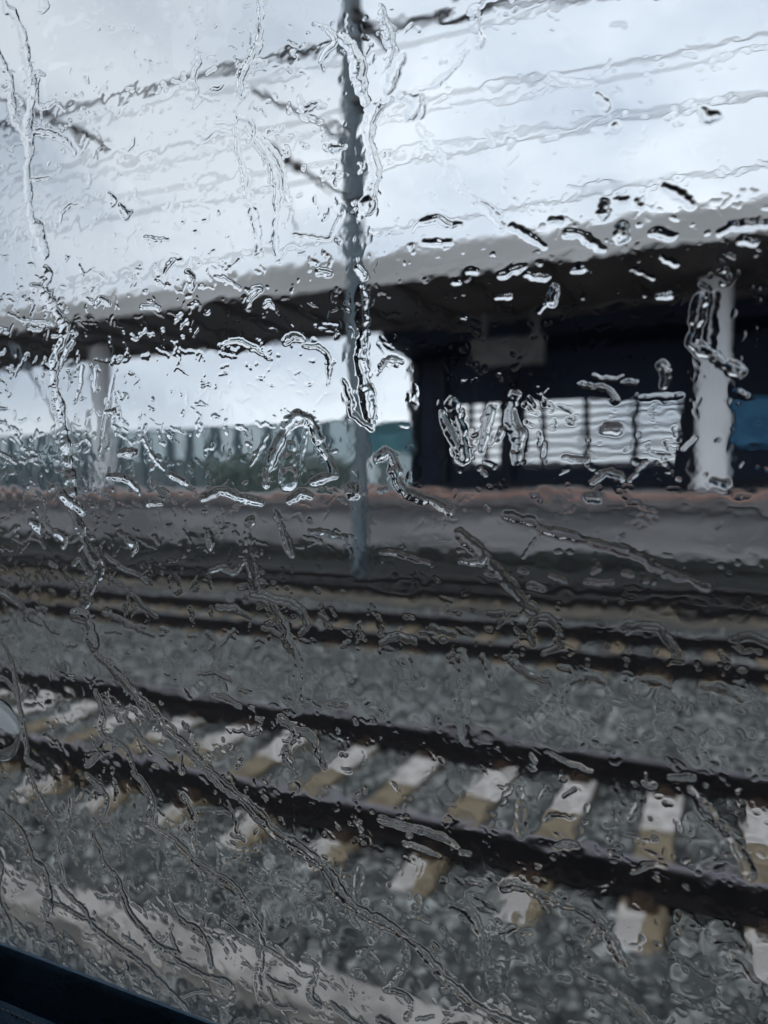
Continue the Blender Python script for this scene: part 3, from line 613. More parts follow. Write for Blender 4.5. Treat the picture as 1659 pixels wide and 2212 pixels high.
# main runs, read off the photograph (tile column, tile row, points)
F = True
RUNS = [
(0,0,[(50,0,30),(60,55,35),(100,90,40),(130,170,45),(145,260,50),(160,330,50),(172,400,58),(165,480,58),(150,560,60)],.26,F),
(0,0,[(0,200,30),(40,290,40),(78,360,40),(85,460,40),(100,540,45),(148,590,60),(160,680,50),(148,740,40),(155,850,45),(165,950,50),(195,1010,60),(225,1106,65)],.26,F),
(0,0,[(150,590,40),(220,585,35),(290,610,35),(330,640,25),(355,680,20)],.34,0),
(0,0,[(210,0,14),(235,30,14),(225,70,16),(195,75,10)],.4,0),
(0,0,[(160,345,20),(195,335,22),(225,345,16)],.4,0),(0,0,[(200,360,20),(190,420,24),(205,480,20),(270,460,14)],.36,0),
(0,0,[(1145,30,30),(1150,120,35),(1140,200,40),(1120,250,45),(1090,300,45),(1060,360,40),(1072,430,40)],.28,F),
(0,0,[(875,240,22),(885,290,32),(860,340,30),(880,420,26)],.3,0),(0,0,[(1085,295,25),(1130,290,22),(1165,295,14)],.4,0),
(0,0,[(1105,110,15),(1110,170,20),(1115,260,20)],.3,0),
(0,0,[(950,545,10),(1000,548,12),(1035,548,16),(1048,525,22)],.4,0),
(0,0,[(1045,520,20),(1078,530,25),(1110,542,30),(1120,590,25),(1100,622,20)],.36,0),
(0,0,[(1035,560,20),(1048,640,30),(1060,700,30),(1080,780,30),(1085,860,30),(1110,920,40),(1130,1000,46),(1140,1106,50)],.22,F),
(0,0,[(1090,570,20),(1150,650,30),(1190,720,35),(1215,820,35),(1215,930,36),(1208,1010,30),(1215,1106,30)],.26,F),
(0,0,[(1135,600,22),(1190,660,26),(1240,740,20),(1250,830,18)],.34,0),
(0,0,[(1370,130,15),(1420,140,20),(1470,190,30),(1430,240,25),(1400,290,15)],.4,0),
(0,0,[(1480,180,30),(1530,220,50),(1560,300,60),(1572,380,58),(1600,455,36)],.3,F),
(0,0,[(1500,925,12),(1465,990,13),(1440,1040,15),(1380,1035,12),(1290,1022,14)],.4,0),
(0,0,[(1700,450,40),(1625,500,50),(1608,620,50),(1628,700,45),(1640,780,42),(1615,880,60),(1600,905,66)],.32,F),
(0,0,[(870,590,12),(915,610,26),(960,575,18),(1000,590,14),(1035,600,14)],.34,0),
(0,0,[(500,850,20),(520,880,40),(515,893,30)],.62,0),(0,0,[(545,905,30),(570,940,46),(598,930,20)],.62,0),
(0,0,[(605,610,20),(600,640,24),(580,660,20)],.5,0),(0,0,[(140,790,22),(190,790,24),(245,785,18)],.34,0),
(0,0,[(935,400,22),(965,402,28),(980,392,18)],.6,0),(0,0,[(480,130,14),(520,150,18)],.4,0),
(0,0,[(650,1035,20),(690,1045,24),(750,1045,14)],.5,0),(0,0,[(290,970,18),(300,930,22),(340,900,20),(400,905,12)],.36,0),
(0,0,[(1310,440,18),(1335,490,40),(1380,470,30),(1420,480,20)],.5,0),(0,0,[(1420,650,20),(1460,655,32),(1510,650,22)],.5,0),
(1,0,[(90,270,46),(62,330,56),(35,400,50)],.36,F),(1,0,[(0,50,24),(30,160,40),(50,230,30),(30,300,20)],.3,F),
(1,0,[(400,70,36),(410,130,42),(430,210,34)],.36,F),(1,0,[(375,230,18),(340,290,24),(250,370,26),(150,410,18)],.26,F),
(1,0,[(90,430,56),(160,460,56),(120,520,60)],.34,F),(1,0,[(180,470,40),(175,520,30)],.5,0),
(1,0,[(160,560,36),(230,650,35),(270,720,46),(330,800,50),(400,870,40),(460,920,40),(520,990,44)],.16,F),
(1,0,[(985,125,22),(1050,130,30)],.4,0),(1,0,[(730,340,22),(780,370,30),(850,385,30),(900,385,24)],.34,0),
(1,0,[(920,430,40),(960,470,60),(970,480,40)],.42,0),(1,0,[(1000,560,40),(1010,575,36)],.5,0),(1,0,[(1375,490,30),(1400,525,60),(1440,520,44)],.5,0),
(1,0,[(1215,820,40),(1270,850,58),(1325,895,50)],.42,0),(1,0,[(1035,1000,80),(1035,1025,88)],.55,0),(1,0,[(955,880,40),(955,930,80)],.55,0),
(1,0,[(1160,1015,40),(1200,1015,52),(1255,1035,36)],.5,0),(1,0,[(790,1020,36),(850,1020,46),(900,1060,44),(950,1090,30)],.5,0),
(1,0,[(555,985,28),(620,1020,40),(695,1072,30)],.5,0),(1,0,[(170,970,26),(240,955,40),(290,985,40),(350,980,22)],.55,0),
(1,0,[(190,1055,26),(250,1060,34),(295,1055,22)],.55,0),(1,0,[(730,960,36),(770,962,36)],.55,0),(1,0,[(1010,875,30),(1050,875,34)],.5,0),(1,0,[(1095,880,26),(1110,905,34)],.5,0),
(1,0,[(1450,1020,30),(1500,990,44),(1570,985,46),(1655,975,36)],.5,0),(1,0,[(1465,905,16),(1500,860,16)],.4,0),(1,0,[(1540,1050,30),(1600,1060,34)],.5,0),
(1,0,[(655,800,18),(680,805,18)],.4,0),(1,0,[(555,720,10),(585,680,12)],.4,0),(1,0,[(770,770,10),(800,720,10)],.4,0),(1,0,[(455,590,22),(480,640,26)],.3,0),
(0,1,[(225,60,36),(240,100,44),(215,140,44),(235,185,50),(270,240,50),(305,300,50),(300,370,50),(270,430,50),(262,520,45),(270,590,40),(290,650,45),(300,730,45),(310,800,50),(325,880,55),(330,950,60),(335,1015,60)],.34,F),
(0,1,[(345,375,28),(315,420,28),(290,480,18)],.45,0),(0,1,[(445,480,12),(440,530,14),(438,585,14)],.5,0),(0,1,[(515,530,10),(495,640,14),(475,720,14),(455,860,12)],.4,0),
(0,1,[(385,480,18),(375,560,22),(350,640,14)],.45,0),(0,1,[(170,140,36),(210,150,44),(250,170,30)],.4,0),
(0,1,[(835,85,44),(850,115,50),(850,145,30)],.62,0),(0,1,[(440,215,26),(465,195,36),(500,215,20)],.5,0),
(0,1,[(980,388,16),(1020,375,24),(1065,375,26),(1110,400,22),(1190,450,14)],.5,0),(0,1,[(1250,380,30),(1285,352,44),(1325,365,26)],.55,0),
(0,1,[(1330,395,20),(1400,400,26),(1438,450,28),(1440,520,24),(1430,560,14)],.45,0),
(0,1,[(1165,985,44),(1190,880,50),(1235,790,50),(1268,722,50),(1310,700,52),(1360,720,50),(1388,790,45),(1425,860,40),(1455,935,34)],.40,F),
(0,1,[(1275,820,60),(1262,900,80),(1262,980,84)],.2,F),(0,1,[(1340,760,20),(1320,880,22),(1310,1000,12)],.36,0),
(0,1,[(1370,975,36),(1420,958,50),(1465,950,30)],.45,0),(0,1,[(1540,1012,76),(1540,1020,80)],.62,0),
(0,1,[(1560,60,36),(1590,95,44)],.5,0),(0,1,[(1575,150,46),(1580,250,50),(1582,350,50),(1568,440,50)],.26,F),
(0,1,[(1570,470,50),(1592,560,60),(1604,650,60),(1622,745,44)],.36,F),(0,1,[(1500,540,20),(1530,620,36),(1540,690,30),(1610,740,26)],.45,0),
(0,1,[(490,955,28),(560,960,36),(610,1000,30),(625,1025,20)],.4,0),(0,1,[(300,1030,50),(330,1060,60),(385,1100,50)],.5,0),
(0,1,[(900,1050,30),(980,1015,40),(1060,1045,40),(1150,1065,36)],.45,0),(0,1,[(1265,1060,36),(1320,1025,50),(1360,1040,30)],.5,0),(0,1,[(665,1070,30),(720,1065,22)],.5,0),
(0,1,[(1170,780,12),(1140,840,16),(1105,905,14)],.5,0),(0,1,[(640,790,14),(680,860,24),(730,920,16)],.34,0),(0,1,[(760,945,24),(800,965,34),(830,985,16)],.5,0),
(0,1,[(30,850,12),(70,870,14),(100,895,12)],.5,0),(0,1,[(540,855,30),(590,850,44),(615,850,20)],.55,0),(0,1,[(485,680,22),(520,675,30)],.5,0),
(0,1,[(375,50,16),(385,90,26)],.5,0),(0,1,[(775,30,24),(745,60,22),(735,90,14)],.5,0),(0,1,[(1390,80,36),(1440,80,36)],.55,0),(0,1,[(1110,150,24),(1140,150,40),(1100,200,24),(1085,235,14)],.5,0),
(0,1,[(950,95,14),(1000,110,20),(1060,150,14)],.45,0),(0,1,[(1160,220,20),(1180,210,28),(1205,230,14)],.5,0),(0,1,[(640,225,22),(710,232,20)],.5,0),(0,1,[(180,225,10),(155,315,12),(210,322,10)],.5,0),(0,1,[(120,285,10),(260,300,16)],.5,0),
(1,1,[(-10,880,36),(30,850,40),(60,905,45),(70,970,45),(110,1020,45),(160,1045,40),(220,1060,40),(290,1100,40)],.36,F),
(1,1,[(1370,190,50),(1350,300,58),(1335,375,48),(1400,420,50),(1460,460,50),(1535,512,44)],.42,F),(1,1,[(1430,180,40),(1415,300,50),(1400,400,50)],.2,F),
(1,1,[(260,680,26),(290,760,40),(340,850,30)],.4,0),(1,1,[(575,610,46),(555,700,56),(590,780,56),(580,880,50)],.34,F),(1,1,[(500,790,24),(530,745,24),(590,800,24)],.45,0),
(1,1,[(300,640,50),(345,760,50),(350,860,50)],.2,F),(1,1,[(470,660,30),(450,760,40),(430,840,26)],.36,0),
(1,1,[(370,78,26),(410,72,30)],.55,0),(1,1,[(510,95,34),(560,75,34),(610,60,26)],.55,0),(1,1,[(630,90,30),(690,102,36),(720,100,26)],.55,0),(1,1,[(830,68,36),(865,64,36)],.55,0),
(1,1,[(745,150,60),(735,200,60)],.62,0),(1,1,[(680,250,22),(700,220,26)],.5,0),(1,1,[(310,120,20),(340,124,22)],.55,0),(1,1,[(490,182,20),(555,180,26)],.55,0),(1,1,[(340,275,20),(360,272,20)],.5,0),
(1,1,[(1190,180,36),(1240,175,36)],.55,0),(1,1,[(1200,20,24),(1260,45,30)],.5,0),(1,1,[(1090,70,16),(1160,105,20)],.5,0),(1,1,[(1490,130,10),(1525,75,12)],.5,0),(1,1,[(1465,70,22),(1468,72,22)],.6,0),(1,1,[(1462,125,24),(1464,127,24)],.6,0),
(1,1,[(1200,470,50),(1220,510,60),(1210,560,40)],.5,0),(1,1,[(850,562,24),(960,580,30),(1010,625,30)],.45,0),(1,1,[(1110,620,16),(1200,612,20),(1285,610,16)],.4,0),(1,1,[(960,750,50),(1010,750,60)],.6,0),
(1,1,[(910,975,22),(960,935,30),(1020,950,30),(1030,970,16)],.5,0),(1,1,[(1060,970,14),(1130,890,16)],.45,0),(1,1,[(1290,840,14),(1345,790,16)],.45,0),(1,1,[(890,1040,50),(930,1045,50)],.5,0),(1,1,[(780,870,14),(880,885,20)],.4,0),
(1,1,[(910,520,22),(980,540,26),(1040,525,14)],.45,0),(1,1,[(1040,555,26),(1090,550,26)],.5,0),(1,1,[(0,480,30),(35,450,36),(90,460,22)],.5,0),(1,1,[(1420,970,26),(1480,985,30)],.55,0),(1,1,[(1430,800,20),(1450,790,24)],.5,0),(1,1,[(1520,590,24),(1560,610,24)],.5,0),
(0,2,[(345,0,40),(375,70,50),(400,140,50),(440,200,60),(455,265,58),(410,330,50),(392,395,50)],.34,F),(0,2,[(370,160,22),(385,135,22),(410,190,16)],.45,0),(0,2,[(345,220,24),(370,205,24),(400,250,24),(430,290,20),(400,310,18),(350,290,18)],.36,0),
(0,2,[(350,440,50),(400,450,60),(420,510,60),(435,580,60)],.2,F),(0,2,[(0,320,28),(60,350,30),(120,400,30),(160,455,20),(210,480,14)],.34,0),
(0,2,[(440,610,30),(500,660,40),(560,720,45),(620,790,45),(680,860,45),(740,930,50),(800,980,50),(870,1050,50),(930,1106,50)],.40,F),
(0,2,[(35,540,16),(75,620,22),(95,700,28),(110,800,30),(130,900,30),(145,1000,30),(150,1060,24),(215,1100,18)],.42,0),(0,2,[(95,760,14),(60,720,16),(20,700,14)],.4,0),
(0,2,[(1100,40,36),(1090,120,40),(1105,230,46),(1125,340,40)],.3,F),(0,2,[(1200,400,40),(1240,480,46),(1265,560,46),(1310,640,56),(1300,740,50),(1312,830,50)],.22,F),
(0,2,[(1105,345,30),(1150,350,36),(1210,375,34),(1270,385,34),(1325,430,34),(1340,490,28),(1312,520,20)],.42,0),(0,2,[(1210,0,30),(1240,80,40),(1265,150,44),(1275,185,30)],.42,0),
(0,2,[(160,40,34),(190,60,50),(200,90,16)],.62,0),(0,2,[(265,85,30),(305,110,50),(300,145,30)],.6,0),(0,2,[(575,115,36),(605,140,50),(597,180,20)],.62,0),(0,2,[(920,90,40),(928,125,46),(930,152,26)],.62,0),
(0,2,[(480,180,16),(560,240,22),(630,270,12)],.45,0),(0,2,[(500,280,14),(600,350,18),(640,400,16),(700,445,14)],.36,0),(0,2,[(470,430,16),(530,450,18),(590,485,18),(690,530,14)],.45,0),(0,2,[(930,250,22),(980,235,24),(1030,260,26),(1075,210,22)],.5,0),
(0,2,[(440,770,24),(470,850,26),(460,930,24),(490,965,26),(560,1000,24),(600,1085,20)],.42,0),(0,2,[(880,690,18),(950,690,28),(1025,720,16)],.42,0),(0,2,[(945,785,14),(1000,795,22),(1060,835,14)],.42,0),(0,2,[(1050,760,16),(1090,770,18)],.45,0),
(0,2,[(1430,820,20),(1510,830,24)],.45,0),(0,2,[(1340,800,12),(1400,840,12)],.4,0),(0,2,[(1230,880,30),(1290,935,36),(1255,1030,40),(1300,1106,40)],.36,F),(0,2,[(1300,930,30),(1365,960,36),(1395,1040,34),(1420,1090,24)],.36,0),
(0,2,[(920,520,20),(945,550,26),(925,590,14)],.4,0),(0,2,[(1030,505,12),(975,570,12)],.4,0),(0,2,[(870,530,10),(840,530,10)],.4,0),(0,2,[(960,410,20),(1030,410,26),(1100,450,14)],.4,0),(0,2,[(1350,80,20),(1430,90,34),(1510,110,24)],.42,0),(0,2,[(720,890,26),(790,960,34),(810,1106,34)],.2,F),(0,2,[(560,870,18),(600,920,22),(650,980,20),(730,1040,16)],.42,0),(0,2,[(480,980,14),(440,1050,30),(400,1080,30)],.42,0),
(1,2,[(540,15,36),(650,40,46),(700,75,40),(820,100,40),(920,130,35),(1050,170,35),(1130,200,35),(1180,240,35),(1300,285,36),(1405,325,30)],.30,F),(1,2,[(690,80,18),(650,130,20),(610,190,16)],.34,0),
(1,2,[(340,90,50),(430,180,56),(510,260,48),(570,330,48),(620,390,44),(662,430,36)],.30,F),(1,2,[(650,560,22),(645,480,26),(700,445,30),(752,480,28),(762,560,26),(700,600,18)],.36,0),
(1,2,[(1030,495,20),(1130,482,34),(1200,500,40),(1240,560,40),(1272,620,20)],.38,0),(1,2,[(1215,770,50),(1215,900,60),(1290,960,44),(1350,1070,30)],.12,F),(1,2,[(345,600,46),(352,750,50),(355,950,50),(395,1000,30)],.14,F),
(1,2,[(560,640,24),(640,700,34),(720,720,24),(750,780,20)],.36,0),(1,2,[(825,710,16),(775,785,20)],.34,0),(1,2,[(1380,740,24),(1470,755,38),(1540,800,20)],.34,0),(1,2,[(1500,545,20),(1580,525,30),(1660,560,28)],.34,0),
(1,2,[(450,190,50),(420,210,44),(340,210,24)],.5,0),(1,2,[(490,265,26),(450,255,24)],.5,0),(1,2,[(0,170,22),(90,180,30),(160,205,26),(215,220,14)],.45,0),(1,2,[(640,310,30),(700,325,30)],.5,0),(1,2,[(590,245,20),(625,250,24)],.5,0),
(1,2,[(720,270,22),(790,295,24)],.45,0),(1,2,[(880,290,26),(920,300,26),(1000,300,22)],.5,0),(1,2,[(910,260,26),(930,230,26)],.5,0),(1,2,[(1040,260,30),(1080,265,30)],.42,0),(1,2,[(1170,300,26),(1175,270,26)],.42,0),(1,2,[(860,700,16),(910,700,26),(960,730,14)],.36,0),
(1,2,[(1110,715,14),(1170,720,28),(1240,750,16)],.36,0),(1,2,[(220,490,20),(310,520,26)],.36,0),(1,2,[(0,560,24),(60,530,34),(140,550,26)],.36,0),(1,2,[(130,620,24),(150,700,26)],.25,0),(1,2,[(460,430,18),(520,440,26),(495,490,14)],.36,0),(1,2,[(640,1030,20),(660,1070,26)],.4,0),(1,2,[(700,1020,14),(830,1080,24),(900,1106,16)],.36,0),
(0,3,[(0,150,30),(60,190,30),(110,240,35),(150,320,40),(178,390,40),(222,430,40),(242,500,40),(240,570,48),(228,612,44)],.42,F),(0,3,[(0,320,25),(40,410,28),(25,480,30),(30,560,30),(75,650,24),(85,690,16)],.4,0),
(0,3,[(400,20,22),(450,60,30),(490,120,25),(470,190,24),(430,260,22),(460,330,22),(480,400,25),(530,450,30),(560,530,35),(590,610,35),(650,680,35),(710,750,34),(790,775,30)],.42,0),
(0,3,[(600,0,30),(640,50,30),(682,120,30),(682,205,24)],.40,0),(0,3,[(150,0,22),(190,90,28),(240,170,28),(285,255,20)],.36,0),
(0,3,[(930,10,45),(1010,80,45),(1080,130,45),(1140,190,50),(1200,260,55),(1280,310,55),(1370,370,60),(1440,440,60),(1500,540,60),(1590,610,60),(1665,645,55)],.34,F),
(0,3,[(290,490,20),(350,550,28),(400,600,28),(425,655,30),(500,720,28),(600,790,28),(660,840,28),(740,920,28),(820,1000,26),(850,1050,18),(880,1080,12)],.45,0),(0,3,[(265,565,16),(310,580,22),(370,620,22),(430,640,22)],.5,0),
(0,3,[(640,210,22),(760,280,30),(860,380,34),(960,440,34),(1050,510,34),(1105,600,38),(1140,700,44),(1150,800,50),(1135,880,34),(1140,970,16)],.32,F),(0,3,[(770,570,20),(800,630,28),(880,680,36),(920,750,34),(935,835,26)],.42,0),
(0,3,[(1010,665,30),(1040,690,18),(1100,730,14),(1200,770,20),(1290,840,14)],.45,0),(0,3,[(700,770,26),(745,700,20),(770,660,16)],.4,0),(0,3,[(760,690,16),(790,770,20)],.4,0),(0,3,[(1170,875,18),(1240,915,26),(1290,920,24)],.5,0),(0,3,[(780,800,22),(860,850,26),(930,880,22),(1020,920,14)],.5,0),
(0,3,[(560,700,16),(640,760,18)],.4,0),(0,3,[(100,640,16),(150,690,22)],.5,0),(0,3,[(230,650,24),(255,665,24),(262,700,16)],.5,0),(0,3,[(80,730,20),(115,770,16)],.5,0),(0,3,[(245,740,24),(275,740,24),(290,790,14)],.5,0),(0,3,[(400,810,14),(470,870,18),(520,910,20)],.5,0),(0,3,[(530,880,24),(575,850,24),(570,820,16)],.5,0),(0,3,[(610,925,18),(690,970,20)],.5,0),(0,3,[(820,960,20),(870,940,18),(930,945,18)],.5,0),(0,3,[(940,880,22),(1010,900,20),(1020,930,14)],.5,0),
(0,3,[(1130,900,16),(1140,980,16)],.5,0),(0,3,[(1180,930,14),(1215,1000,18),(1300,1020,12)],.5,0),(0,3,[(1150,1070,18),(1195,1080,24)],.5,0),(0,3,[(1330,800,16),(1390,840,24),(1360,960,44),(1400,1000,30)],.36,0),(0,3,[(1450,990,22),(1520,1050,26),(1600,1100,22)],.45,0),(0,3,[(1290,150,12),(1280,310,22)],.2,0),
(0,3,[(860,250,30),(870,380,30),(900,470,24),(905,600,24)],.14,F),(0,3,[(740,400,24),(750,520,24),(770,590,20)],.14,F),(0,3,[(270,300,30),(290,420,40),(310,500,30)],.14,F),(0,3,[(1540,640,26),(1560,520,30),(1570,420,50)],.14,F),(0,3,[(340,120,30),(330,220,40),(300,330,30)],.14,F),
(0,3,[(820,110,26),(860,180,34),(850,260,26)],.34,F),(0,3,[(980,480,20),(1040,520,30),(1060,600,22)],.3,0),(0,3,[(1000,130,12),(1040,210,16),(1045,260,14)],.4,0),(0,3,[(1020,270,14),(1080,300,16)],.5,0),(0,3,[(535,320,12),(552,380,14)],.5,0),
(1,3,[(0,640,50),(80,690,45),(160,750,45),(230,830,45),(280,890,45),(350,950,45),(420,1010,50),(500,1050,50),(620,1106,50)],.34,F),(1,3,[(100,700,16),(112,820,22),(60,900,18),(30,930,20)],.36,0),
(1,3,[(520,510,36),(560,485,40),(620,500,36),(680,530,40),(780,570,35),(860,590,30),(930,640,30),(980,710,40),(1020,790,40),(1070,850,26)],.34,F),(1,3,[(870,740,18),(920,670,24)],.4,0),(1,3,[(300,575,26),(370,600,40),(420,670,45),(442,760,40),(440,830,26)],.24,F),
(1,3,[(475,670,40),(500,760,90),(500,880,96),(500,1020,100)],.08,F),(1,3,[(500,690,20),(545,680,24),(580,660,16)],.42,0),(1,3,[(980,920,20),(1060,990,30),(1130,1050,30),(1170,1106,28)],.34,0),
(1,3,[(0,205,36),(90,235,38),(200,260,34),(290,295,34),(335,330,20)],.42,0),(1,3,[(100,310,16),(170,330,22),(250,365,14)],.42,0),(1,3,[(595,80,40),(600,180,50),(600,270,36)],.14,F),(1,3,[(1330,80,34),(1400,170,40),(1480,260,44),(1540,350,46),(1590,450,40)],.24,F),
(1,3,[(1270,790,18),(1370,860,26),(1465,900,14)],.36,0),(1,3,[(1500,780,20),(1560,830,34),(1610,900,24)],.36,0),(1,3,[(820,830,16),(900,880,28),(965,900,18)],.36,0),(1,3,[(750,320,24),(800,312,36),(845,325,20)],.5,0),(1,3,[(340,350,24),(385,355,24)],.5,0),(1,3,[(370,470,22),(430,480,30)],.45,0),(1,3,[(400,530,16),(450,560,24),(500,600,14)],.45,0),
(1,3,[(1130,55,24),(1175,65,24)],.6,0),(1,3,[(1240,25,20),(1330,30,24)],.5,0),(1,3,[(1165,290,24),(1175,295,24)],.6,0),(1,3,[(1050,265,10),(1150,300,12)],.36,0),(1,3,[(1100,140,12),(1060,200,12)],.36,0),(1,3,[(225,740,26),(240,760,30)],.55,0),(1,3,[(415,880,14),(420,950,14)],.5,0),
(1,3,[(20,930,20),(70,940,24),(130,980,24),(110,1060,24)],.5,0),(1,3,[(340,990,10),(265,1080,12)],.4,0),(1,3,[(0,1060,40),(60,1090,40)],.45,0),(1,3,[(300,1095,30),(370,1090,34)],.45,0),(1,3,[(150,1060,12),(230,1050,14)],.4,0),(1,3,[(1430,720,30),(1500,715,36),(1545,740,26)],.3,0),(1,3,[(1080,430,12),(1150,400,20),(1220,405,14)],.42,0),(1,3,[(980,350,20),(1020,360,24)],.45,0),(1,3,[(700,210,12),(740,190,20),(830,200,14)],.36,0),(1,3,[(780,110,14),(830,75,16)],.45,0),
]
for c, r_, pts, hr, fl in RUNS:
    T(c, r_, pts, hr*(1.05 if fl else 1.25)*(.8 if r_ > 1 else 1), .85 if fl else .78, bool(fl), sc_=.95 if fl else .85)

# smaller drops and scratches of water, scattered; their lean and crowding follow the parts of the pane
def density(x, y):
    d = .55
    d += .75*math.exp(-((y-600+.13*x)/150)**2)                # the belt of splashes across the canopy edge
    if x > 850 and y < 420: d *= .35
    if x < 700 and 600 < y < 1250: d += .75
    if y > 1750 and x < 800: d += .7
    if 1250 < y < 1480: d *= .6
    return d
random.seed(77)
cnt = 0
while cnt < 2500:
    x = random.uniform(-20, 1680); y = random.uniform(-10, 2212)
    if random.random() > density(x, y)/1.8: continue
    cnt += 1
    low = (y-600)/1600
    r_ = random.random()
    if r_ < .40:      # needle
        a = random.choice((R(115), R(100), R(75), R(25), R(35))) if y < 1500 else random.choice((R(40), R(48), R(55), R(110)))
        a += random.gauss(0, .12); ln = random.uniform(8, 34); w_ = random.uniform(1.6, 3.4)
        stroke([(x, y, w_), (x+math.cos(a)*ln*.5+random.gauss(0, 1.5), y+math.sin(a)*ln*.5, w_*1.2), (x+math.cos(a)*ln, y+math.sin(a)*ln, w_*.7)], random.uniform(.42, .7), .78)
    elif r_ < .66:    # splash crumb, wider than high, ragged
        n = random.randint(2, 5); px_, py_ = x, y; a = random.gauss(R(12), .5) if y < 1500 else random.gauss(R(35), .45); pts = []
        for i in range(n):
            pts.append((px_, py_, random.uniform(2, 6.2))); px_ += math.cos(a)*random.uniform(3, 7); py_ += math.sin(a)*random.uniform(3, 8); a += random.gauss(0, .5)
        stroke(pts, random.uniform(.42, .7), .8, jit=1.2)
    elif r_ < .92:    # bead
        s_ = abs(random.gauss(0, 2.2))+1.5
        stroke([(x, y, s_), (x+random.gauss(0, 1.5), y+random.uniform(.5, 3), s_*1.1)], random.uniform(.5, .8), .75)
    else:             # short wandering trickle
        a = R(90) if y < 1300 else R(55); px_, py_ = x, y; pts = []
        for i in range(random.randint(4, 9)):
            pts.append((px_, py_, random.uniform(2.5, 7))); a += random.gauss(0, .35); px_ += math.cos(a)*9; py_ += math.sin(a)*9
        stroke(pts, random.uniform(.15, .32), .65, random.random() < .5, jit=1.2)
for i in range(1700):  # faint threads and dried-back smears left between the drops
    x = random.uniform(-20, 1680); y = random.uniform(-10, 2212)
    a = random.choice((R(15), R(100), R(75), R(-10))) if y < 1400 else random.choice((R(45), R(50), R(20), R(95)))
    a += random.gauss(0, .25); px_, py_ = x, y; pts = []; ln = random.uniform(4, 11); w_ = random.uniform(2.5, 7)
    for k in range(random.randint(2, 5)):
        pts.append((px_, py_, w_*random.uniform(.6, 1.2))); px_ += math.cos(a)*ln; py_ += math.sin(a)*ln; a += random.gauss(0, .35)
    stroke(pts, random.uniform(.07, .22), .9, jit=1.0)
for i in range(150):   # branching spidery splashes
    x = random.uniform(-20, 1680); y = random.gauss(900, 330) if i % 3 else random.uniform(1300, 2212)
    if x > 900 and random.random() < .5: continue
    for b_ in range(random.randint(2, 4)):
        a = random.choice((R(20), R(75), R(110), R(160), R(35), R(200), R(285)))+random.gauss(0, .15); px_, py_ = x, y; pts = []
        for k in range(random.randint(2, 4)):
            pts.append((px_, py_, random.uniform(1.8, 4.2))); px_ += math.cos(a)*random.uniform(6, 15); py_ += math.sin(a)*random.uniform(6, 15); a += random.gauss(0, .4)
        stroke(pts, random.uniform(.38, .6), .78, jit=.8)
for i in range(3200):  # the rest of the pane to either side
    zz = random.uniform(gz0, gz1); xx = random.uniform(gx0, PY(-20, 1100, YO).x-.003) if i % 2 else random.uniform(PY(1680, 1100, YO).x+.002, gx1)
    a = random.gauss(-.4, .7); rr = random.uniform(.0003, .0012); ln = random.uniform(0, .006)*random.random()
    seg(xx, zz, rr, xx+ln*math.cos(a), zz+ln*math.sin(a), rr*random.uniform(.6, 1.2), random.uniform(.35, .75), 1.0, False)
# faint wet film in patches
fw, fh = nx, nz_
n1 = vnoise((fh, fw), 16, 21)*.55+vnoise((fh, fw), 44, 22)*.3+vnoise((fh, fw), 120, 23)*.15
n2 = vnoise((fh, fw), 150, 25)*.6+vnoise((fh, fw), 330, 26)*.4
n3 = vnoise((fh, fw), 40, 27)
film = np.clip((n1-.36)/.30, 0, 1)
film = film*film*(.00007*n3+.000020*n2+.00003*n1)
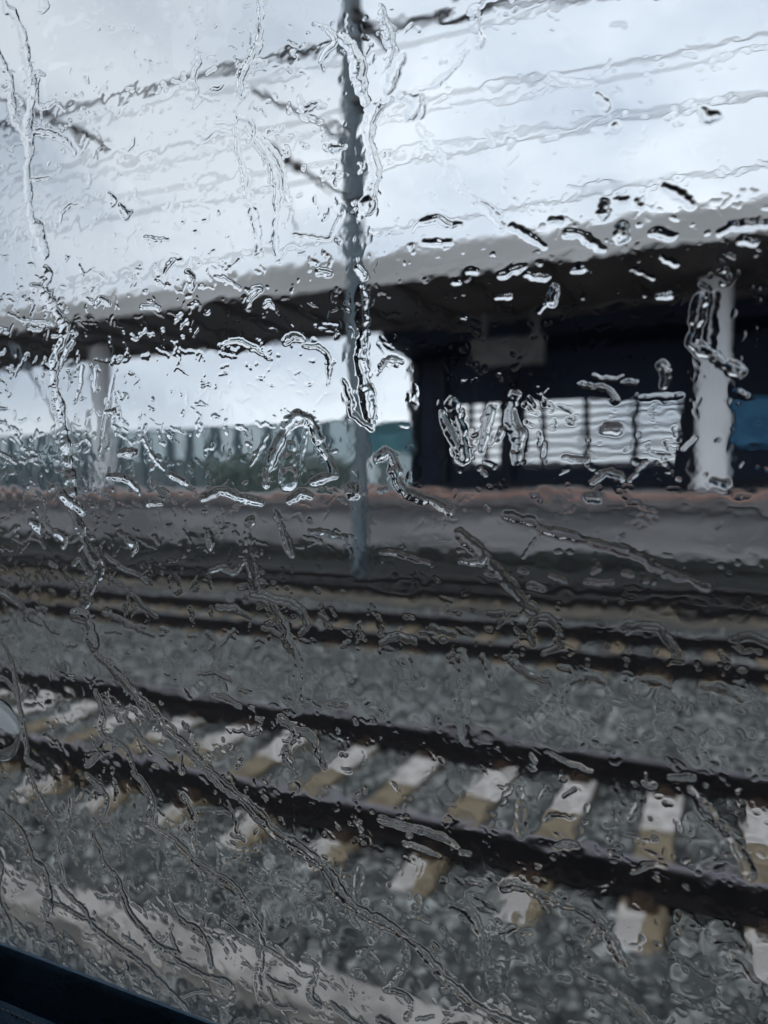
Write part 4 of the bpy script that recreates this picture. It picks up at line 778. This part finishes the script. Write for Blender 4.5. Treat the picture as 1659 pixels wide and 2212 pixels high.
# ragged edges: shift the sampling of the drops a little
a1 = (vnoise((fh, fw), 260, 31)-.5)*4.2+(vnoise((fh, fw), 620, 32)-.5)*2.0
a2 = (vnoise((fh, fw), 260, 33)-.5)*4.2+(vnoise((fh, fw), 620, 34)-.5)*2.0
jj = np.clip(np.arange(fh)[:, None]+a1, 0, fh-1.01); ii = np.clip(np.arange(fw)[None]+a2, 0, fw-1.01)
j0 = jj.astype(np.int32); i0 = ii.astype(np.int32); fj = (jj-j0).astype(np.float32); fi = (ii-i0).astype(np.float32)
H2 = (H[j0, i0]*(1-fi)+H[j0, i0+1]*fi)*(1-fj)+(H[j0+1, i0]*(1-fi)+H[j0+1, i0+1]*fi)*fj
wet = H2 > 6e-6
H2 = H2*(1+.10*(n2-.5))
H = np.sqrt(H2**2+film**2)
def blur(A):
    B = A.copy(); B[1:-1] = A[:-2]*.25+A[1:-1]*.5+A[2:]*.25; C = B.copy(); C[:, 1:-1] = B[:, :-2]*.25+B[:, 1:-1]*.5+B[:, 2:]*.25; return C
H = blur(blur(blur(H)))
del n1, n2, n3, a1, a2, jj, ii, j0, i0, fj, fi, film
H[0] = H[-1] = 0; H[:, 0] = H[:, -1] = 0
EPS = 3e-7
on = H > EPS
cell = on[:-1, :-1] | on[1:, :-1] | on[:-1, 1:] | on[1:, 1:]
used = np.zeros_like(on); used[:-1, :-1] |= cell; used[1:, :-1] |= cell; used[:-1, 1:] |= cell; used[1:, 1:] |= cell
inner = np.zeros_like(on); inner[1:-1, 1:-1] = cell[:-1, :-1] & cell[1:, :-1] & cell[:-1, 1:] & cell[1:, 1:]
idf = np.full(on.shape, -1, np.int64); idf[used] = np.arange(used.sum())
nf = int(used.sum()); idb = idf+nf
YW = YO+.00003
jz, ix = np.nonzero(used); hv = np.where(inner[jz, ix], H[jz, ix], 0)
vf = np.stack([gxs[ix], YW+hv, gzs[jz]], -1)
vb = vf.copy(); vb[:, 1] = YW-.000004
cj, ci = np.nonzero(cell)
qf = np.stack([idf[cj, ci], idf[cj+1, ci], idf[cj+1, ci+1], idf[cj, ci+1]], -1)
qb = np.stack([idb[cj, ci], idb[cj, ci+1], idb[cj+1, ci+1], idb[cj+1, ci]], -1)
print('water cells', len(qf), 'of', cell.size)
wo = npmesh('rainwater', np.vstack([vf, vb]), np.vstack([qf, qb]), M_water, smooth=True)
tag(wo, 'rain drops and running streams of water all over the outside of the train window', 'rain', kind='stuff')
for o in COL.objects:
    if '_loc' in o: del o['_loc']
